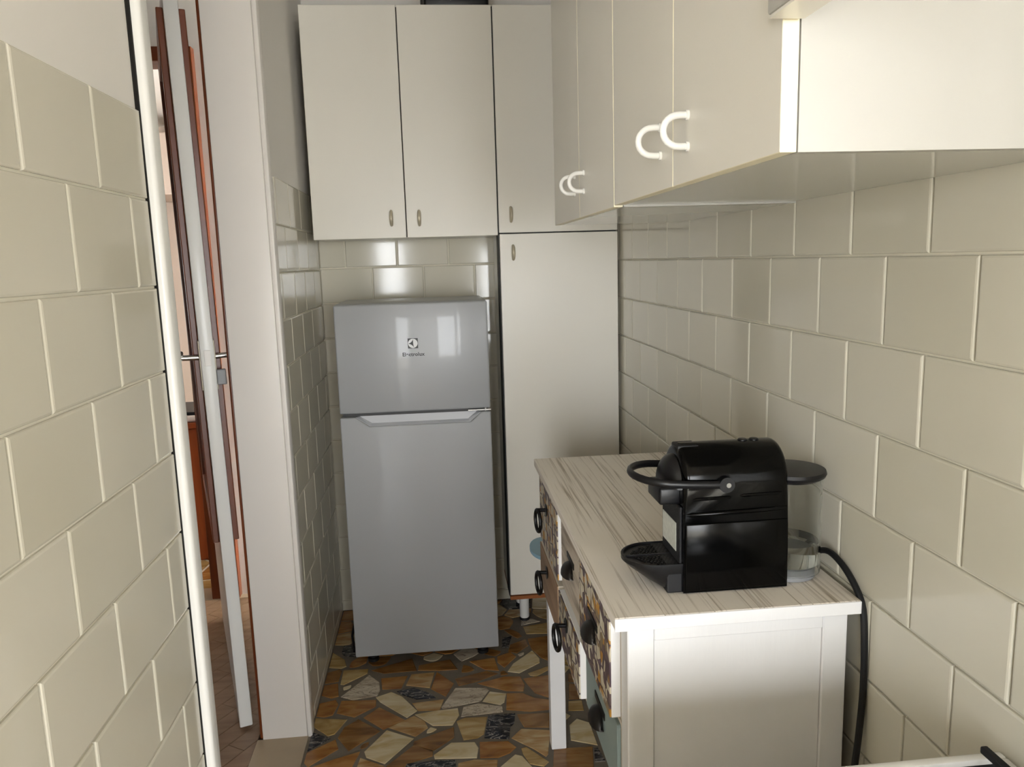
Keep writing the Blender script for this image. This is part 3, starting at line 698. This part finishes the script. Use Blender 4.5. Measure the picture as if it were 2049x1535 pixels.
# ------------------------------------------------------------------ console table
TX0, TX1, TY0, TY1, TZ = .279, .722, 1.213, 2.310, .950
t = thing('console_table', 'whitewashed wooden console table with patchwork drawers by the right wall', 'table', (.5, 1.76, 0))
npl = 5; pwid = (TX1-TX0)/npl
for i in range(npl):
    part('top_plank', B(TX0+i*pwid+(.0004 if i else 0), TX0+(i+1)*pwid-(.0004 if i < npl-1 else 0), TY0+.003, TY1, TZ-.022, TZ-random.uniform(0, .0005), .001, 1), 'whitewashed', t)
part('top_edge', B(TX0, TX1, TY0, TY0+.0028, TZ-.024, TZ-.0008, .0008, 1), 'console_white', t, label='rough white end edge of the top')
CX0, CX1, CY0, CY1, CZ0 = .305, .708, 1.232, 2.290, .548
part('carcass', B(CX0+.002, CX1, CY0+.006, CY1, CZ0+.002, TZ-.0225), 'console_cream', t)
for x0_, x1_ in ((CX0, CX0+.048), (CX1-.046, CX1)):
    for y0_, y1_ in ((CY0, CY0+.048), (CY1-.046, CY1)): part('leg', B(x0_, x1_, y0_, y1_, 0, TZ-.023, .002, 1), 'console_white', t)
part('side_rail', B(CX0+.0485, CX1-.0465, CY0, CY0+.016, .895, TZ-.023, .0015, 1), 'console_white', t)
part('side_rail', B(CX0+.0485, CX1-.0465, CY0, CY0+.016, .33, .385, .0015, 1), 'console_white', t)
part('side_panel', B(CX0+.049, CX1-.047, CY0+.0045, CY0+.0058, .3855, .8945), 'console_white', t)
YS = [(1.292, 1.594), (1.612, 1.902), (1.920, 2.262)]
ZS = [(.716, .922), (.560, .700)]
for y_ in (1.603, 1.911): part('stile', B(CX0-.001, CX0+.012, y_-.008, y_+.008, CZ0, TZ-.023), 'console_cream', t)
for z0_, z1_ in ((CZ0-.004, .556), (.703, .712)): part('rail', B(CX0, CX0+.0125, CY0+.0485, CY1-.0465, z0_, z1_), 'console_cream', t)
def cup_pull(y, z, x, parent, wdt=.040, hgt=.030):
    """half dome opening downwards"""
    bm = bmesh.new(); nu, nv = 14, 7; rows = []
    for j in range(nv+1):
        ph = (math.pi/2)*j/nv; row = []
        for i in range(nu+1):
            th_ = math.pi*i/nu
            row.append(bm.verts.new((x-.024*math.cos(ph)*math.sin(th_)**.8-.001, y-wdt*math.cos(th_)*(.72+.28*math.cos(ph)), z-.016+hgt*math.sin(ph)*math.sin(th_)**.5)))
        rows.append(row)
    for r0, r1 in zip(rows, rows[1:]):
        for i in range(nu): bm.faces.new((r0[i], r0[i+1], r1[i+1], r1[i]))
    bmesh.ops.remove_doubles(bm, verts=bm.verts, dist=1e-5); bmesh.ops.recalc_face_normals(bm, faces=bm.faces)
    bmesh.ops.solidify(bm, geom=bm.faces[:], thickness=.0015)
    box(bm, x-.0022, x, y-wdt-.006, y+wdt+.006, z+.012, z+.026)
    return part('cup_pull', bm, 'iron_dark', parent, True, label='dark iron cup pull')
def ring_pull(y, z, x, parent):
    bm = bmesh.new(); lathe(bm, [(.020, -.003), (.016, 0)], (x, y, z), 16, 'X'); tube(bm, [(x, y, z), (x-.028, y, z+.002)], .0055, 10)
    pts = [(x-.026-.004*math.sin(a_), y+.026*math.sin(a_), z-.030+.032*math.cos(a_)) for a_ in [2*math.pi*i/18 for i in range(18)]]
    tube(bm, pts, .0052, 8, closed=True)
    return part('ring_pull', bm, 'iron_black', parent, True, label='black iron ring pull')
spec = [  # column, row, face material, board material, proud, pull
 (0, 0, 'printed_ornament', 'console_white', .016, 'cup'), (0, 1, 'drawer_blue', 'drawer_blue', .006, 'cup'),
 (1, 0, 'whitewashed_slat', 'console_cream', .006, 'cup'), (1, 1, 'printed_ornament', 'console_white', .016, 'ring'),
 (2, 0, 'printed_ornament', 'console_white', .014, 'ring'), (2, 1, 'drawer_brown', 'console_cream', .016, 'ring')]
for c, r, fm, bmn, pr_, pull in spec:
    (ya, yb), (za, zb) = YS[c], ZS[r]; x = CX0-pr_
    d = part('drawer', B(x, CX0+.0015, ya, yb, za, zb, .001, 1), bmn, t)
    if fm == 'whitewashed_slat':
        n_ = 4; hh = (zb-za)/n_
        for i in range(n_): part('slat', B(x-.003, x-.0002, ya+.001, yb-.001, za+i*hh+.0008, za+(i+1)*hh-.0008, .0006, 1), fm, d)
    elif fm != bmn: part('face_panel', B(x-.003, x-.0002, ya+.001, yb-.001, za+.001, zb-.001), fm, d)
    x2 = x-.003 if fm != bmn else x
    yc_ = (ya+yb)/2; zc_ = (za+zb)/2
    if pull == 'cup': cup_pull(yc_, zc_, x2, d)
    else: ring_pull(yc_+.02, zc_+.03, x2, d)
bm = prism(bmesh.new(), [(.325+.055*math.cos(a_)*1.0, 2.405+.095*math.sin(a_)) for a_ in [2*math.pi*i/28 for i in range(28)]], 'Z', .612, .624)
sh = part('blue_disc', bm, 'disc_blue', t, label='small rounded pale blue disc at the far end')  # unidentified pale blue shape, given a bracket to hold it
part('added_disc_bracket', B(.33, .35, CY1, 2.40, .600, .6118), 'console_white', sh)

# ------------------------------------------------------------------ coffee machine
ZM = TZ; MY0, MY1 = 1.290, 1.418; MYc = (MY0+MY1)/2; MR = (MY1-MY0)/2; ZB = 1.156
t = thing('coffee_machine', 'glossy black capsule coffee machine standing on the whitewashed console table', 'coffee machine', (.52, MYc, ZM))
def barrel(y_off=0, n=18, z0=ZM+.002, r=MR, zb=ZB):
    return [(MYc-r, z0), (MYc+r, z0)]+[(MYc+r*math.cos(math.pi*i/n), zb+r*math.sin(math.pi*i/n)) for i in range(n+1)]
bm = prism(bmesh.new(), barrel(zb=ZB-.002), 'X', .424, .620)
bmesh.ops.bevel(bm, geom=[e for e in bm.edges if abs(e.verts[0].co.x-e.verts[1].co.x) < 1e-6 and min(v.co.z for v in e.verts) > ZM+.01], offset=.012, segments=4, affect='EDGES', profile=.5)
part('housing', bm, 'black_gloss', t, True)
# side mouldings: two shallow ridges on each side
for s, yy in ((-1, MY0), (1, MY1)):
    for z_, x0_, x1_ in ((1.100, .428, .616),):
        bm = bmesh.new(); tube(bm, [(x0_, yy, z_), (x0_+.01, yy, z_), (x1_-.05, yy, z_+.002), (x1_, yy, z_+.004)], [.001, .0045, .0045, .003], 10); part('side_ridge', bm, 'black_gloss', t, True)
    for x0_, x1_, z_ in ((.440, .512, 1.128), (.527, .606, 1.131)):
        bm = bmesh.new(); tube(bm, [(x0_, yy, z_), (x0_+.006, yy, z_), (x1_-.006, yy, z_+.001), (x1_, yy, z_+.001)], [.0008, .0032, .0032, .0008], 8); part('side_slot', bm, 'black_gloss', t, True)
    bm = bmesh.new(); box(bm, .427, .618, yy-.003 if s < 0 else yy-.004, yy+.004 if s < 0 else yy+.003, ZM+.006, 1.083, .0028, 3); part('lower_cheek', bm, 'black_gloss', t, True)
# head with domed cap and spout
bm = bmesh.new()
prof = []
for i in range(9):
    a_ = math.pi/2*i/8; prof.append((.408-.030*math.sin(a_)+.016, (MR-.010)*math.cos(a_)))
rings = []
for x_, r_ in [(.430, MR-.010)]+prof[:-1]:
    rings.append([bm.verts.new((x_ if i else x_, MYc+max(r_, .004)*math.cos(math.pi*k/16), ZB-.012+max(r_, .004)*math.sin(math.pi*k/16))) for i, k in enumerate(range(17))])
for A_, B_ in zip(rings, rings[1:]):
    for k in range(16): bm.faces.new((A_[k], A_[k+1], B_[k+1], B_[k]))
bm.faces.new(rings[-1]); bm.faces.new([r[0] for r in rings]+[rings[-1][-1]]+[r[-1] for r in rings[::-1]][1:]) if False else None
bmesh.ops.holes_fill(bm, edges=[e for e in bm.edges if e.is_boundary], sides=0); bmesh.ops.recalc_face_normals(bm, faces=bm.faces)
part('head_cap', bm, 'black_satin', t, True)
part('spout', B(.386, .428, MYc-.040, MYc+.040, 1.112, 1.146, .006, 3), 'black_satin', t, True)
part('spout_nozzle', lathe(bmesh.new(), [(.006, 1.104), (.009, 1.113)], (.405, MYc, 0), 14), 'black_matte', t, True)
# lever loop
pts = [(.500, MY0-.009, 1.156), (.470, MY0-.010, 1.157), (.430, MY0-.010, 1.159)]
for i in range(1, 14):
    a_ = math.pi*i/14; pts.append((.412-.068*math.sin(a_), MYc-(MR+.010)*math.cos(a_), 1.160+.004*math.sin(a_)))
pts += [(.430, MY1+.010, 1.159), (.470, MY1+.010, 1.157), (.500, MY1+.009, 1.156)]
bm = bmesh.new(); tube(bm, pts, .0058, 12); bmesh.ops.scale(bm, vec=(1, 1, 1.25), verts=bm.verts, space=Matrix.Translation((0, 0, -1.158)))
lv = part('lever', bm, 'black_satin', t, True)
for s, yy in ((-1, MY0), (1, MY1)):
    part('lever_hub', lathe(bmesh.new(), [(.014, min(0, s*.015)), (.014, max(0, s*.015))], (.498, yy, 1.156), 20, 'Y'), 'black_satin', lv, True)
    part('lever_screw', lathe(bmesh.new(), [(.0045, min(s*.0148, s*.017)), (.0045, max(s*.0148, s*.017))], (.500, yy, 1.156), 14, 'Y'), 'steel', lv, True)
# front plate, label, drip tray
part('front_plate', B(.4195, .4242, MY0+.010, MY1-.010, ZM+.05, 1.112, .002), 'black_mesh', t)
part('warning_label', B(.4187, .4194, 1.320, 1.402, 1.022, 1.076), 'label_paper', t, label='pale printed paper label')
tp = [(.430, MY0+.004), (.430, MY1-.004)]+[(.385-.060*math.sin(math.pi*i/20), MYc+(MR-.004)*math.cos(math.pi*i/20)) for i in range(21)]
bm = bmesh.new()
def ring_at(f, z_, sink=0): return [bm.verts.new((.430+(p[0]-.430)*f, MYc+(p[1]-MYc)*(1-(1-f)*.25), z_)) for p in tp]
rs = [ring_at(.35, ZM+.001), ring_at(.62, ZM+.018), ring_at(.9, ZM+.040), ring_at(1.0, ZM+.050), ring_at(1.0, ZM+.057), ring_at(.955, ZM+.057), ring_at(.95, ZM+.053)]
n_ = len(tp); bm.faces.new(rs[0][::-1]); bm.faces.new(rs[-1])
for A_, B_ in zip(rs, rs[1:]):
    for k in range(n_): bm.faces.new((A_[k], A_[(k+1) % n_], B_[(k+1) % n_], B_[k]))
bmesh.ops.recalc_face_normals(bm, faces=bm.faces)
part('drip_tray', bm, 'black_satin', t, True)
bm = bmesh.new()   # grid with small raised diamonds
for i in range(12):
    for j in range(16):
        x_ = .336+i*.0072+(.0036 if j % 2 else 0); y_ = MY0+.014+j*.0067
        if ((x_-.425)/.085)**2+((y_-MYc)/(MR-.010))**2 > .93 or x_ > .417 or abs(y_-MYc) < .004: continue
        c_ = [(x_-.0026, y_), (x_, y_-.0024), (x_+.0026, y_), (x_, y_+.0024)]
        prism(bm, c_, 'Z', ZM+.053, ZM+.0552)
part('drip_grid', bm, 'black_satin', t)
part('grid_bar', B(.333, .419, MYc-.0016, MYc+.0016, ZM+.053, ZM+.0566), 'black_satin', t)
part('body_neck', B(.395, .4245, MY0+.006, MY1-.006, ZM+.001, ZM+.055, .003), 'black_matte', t)
# buttons on top
for x_ in (.556, .578): part('button', lathe(bmesh.new(), [(.009, ZB+MR-.006), (.009, ZB+MR-.0012), (.007, ZB+MR+.0002)], (x_, MYc, 0), 18), 'black_satin', t, True)
part('slide_cover', B(.426, .466, MYc-.020, MYc+.020, ZB+MR-.014, ZB+MR-.003, .003), 'black_matte', t, True)
# water tank
TC = (.648, MYc, 0); TR_ = .058
def ring_wall(bm, c, r0, r1, z0, z1, n=36):
    vs4 = [[bm.verts.new((c[0]+r*math.cos(2*math.pi*k/n), c[1]+r*math.sin(2*math.pi*k/n), z)) for k in range(n)] for r, z in ((r0, z0), (r0, z1), (r1, z1), (r1, z0))]
    for a_ in range(4):
        A_, B_ = vs4[a_], vs4[(a_+1) % 4]
        for k in range(n): bm.faces.new((A_[k], A_[(k+1) % n], B_[(k+1) % n], B_[k]))
    bmesh.ops.recalc_face_normals(bm, faces=bm.faces)
    return bm
TC = (.650, MYc, 0)
part('tank_base', lathe(bmesh.new(), [(.050, ZM+.001), (.050, ZM+.022), (.046, ZM+.026)], TC, 30), 'chassis_grey', t, True)
tk = part('water_tank', ring_wall(bmesh.new(), TC, .0565, .059, ZM+.012, 1.146), 'tank_plastic', t, True, label='clear plastic water tank')
part('water', lathe(bmesh.new(), [(.0555, ZM+.028), (.0555, 1.020)], TC, 36), 'water', tk, True)
part('tank_lid', lathe(bmesh.new(), [(.052, 1.140), (.064, 1.147), (.066, 1.152), (.064, 1.158), (.03, 1.161)], TC, 36), 'black_satin', t, True)
# cord
bm = bmesh.new()
ctl = [(.704, 1.395, .957), (.712, 1.365, .983), (.718, 1.33, .998), (.723, 1.29, .990), (.7275, 1.25, .965), (.7295, 1.222, .930), (.7295, 1.212, .86), (.728, 1.208, .78), (.722, 1.205, .70), (.712, 1.200, .62), (.704, 1.196, .54), (.698, 1.19, .40), (.695, 1.19, .22), (.69, 1.18, .06), (.66, 1.15, .008), (.58, 1.13, .0065)]
def smooth_path(P, k=5):
    out = []
    for i in range(len(P)-1):
        p0, p1, p2, p3 = [Vector(P[max(0, min(len(P)-1, i+d))]) for d in (-1, 0, 1, 2)]
        for s_ in range(k):
            u = s_/k; out.append(.5*((2*p1)+(p2-p0)*u+(2*p0-5*p1+4*p2-p3)*u*u+(3*p1-p0-3*p2+p3)*u**3))
    return out+[Vector(P[-1])]
tube(bm, smooth_path(ctl), .0060, 10)
solo('appliance_cord', bm, 'rubber_black', 'black power cord hanging down the wall side of the console table', 'cord', (.72, 1.24, .0), True)

# ------------------------------------------------------------------ cooker at the bottom right
SZ = .885; SY1 = .884
t = thing('cooker', 'white rimmed gas cooker with black hob at the lower right edge', 'cooker', (.44, .6, 0))
part('body', B(.150, .730, .30, SY1-.004, .02, SZ-.03, .006), 'stove_enamel', t)
bm = bmesh.new(); box(bm, .145, .732, SY1-.014, SY1, SZ-.03, SZ, .003); box(bm, .145, .732, .29, .304, SZ-.03, SZ, .003); box(bm, .145, .159, .304, SY1-.014, SZ-.03, SZ, .003); box(bm, .718, .732, .304, SY1-.014, SZ-.03, SZ, .003)
part('rim', bm, 'stove_enamel', t, True, label='white enamel rim')
part('hob_plate', B(.159, .718, .304, SY1-.014, SZ-.03, SZ-.008), 'black_gloss', t)
for bx, by in ((.30, .45), (.58, .45), (.30, .72), (.58, .72)):
    bn = part('burner', lathe(bmesh.new(), [(.040, SZ-.008), (.040, SZ+.004), (.030, SZ+.012)], (bx, by, 0), 24), 'black_matte', t, True)
for bx in (.30, .58):
    bm = bmesh.new()
    for y_ in (.45, .72): box(bm, bx-.12, bx+.12, y_-.005, y_+.005, SZ+.012, SZ+.022, .002)
    box(bm, bx-.005, bx+.005, .33, .80, SZ+.012, SZ+.022, .002)
    for x_, ye in ((bx-.12, .80), (bx+.11, .868 if bx > .5 else .80)): box(bm, x_, x_+.01, .33, ye, SZ+.012, SZ+.022, .002)
    for x_ in (bx-.12, bx+.11):
        for y_ in (.33, .79): box(bm, x_, x_+.01, y_, y_+.01, SZ-.008, SZ+.012)
    part('grate', bm, 'black_matte', t, label='black iron pan support')
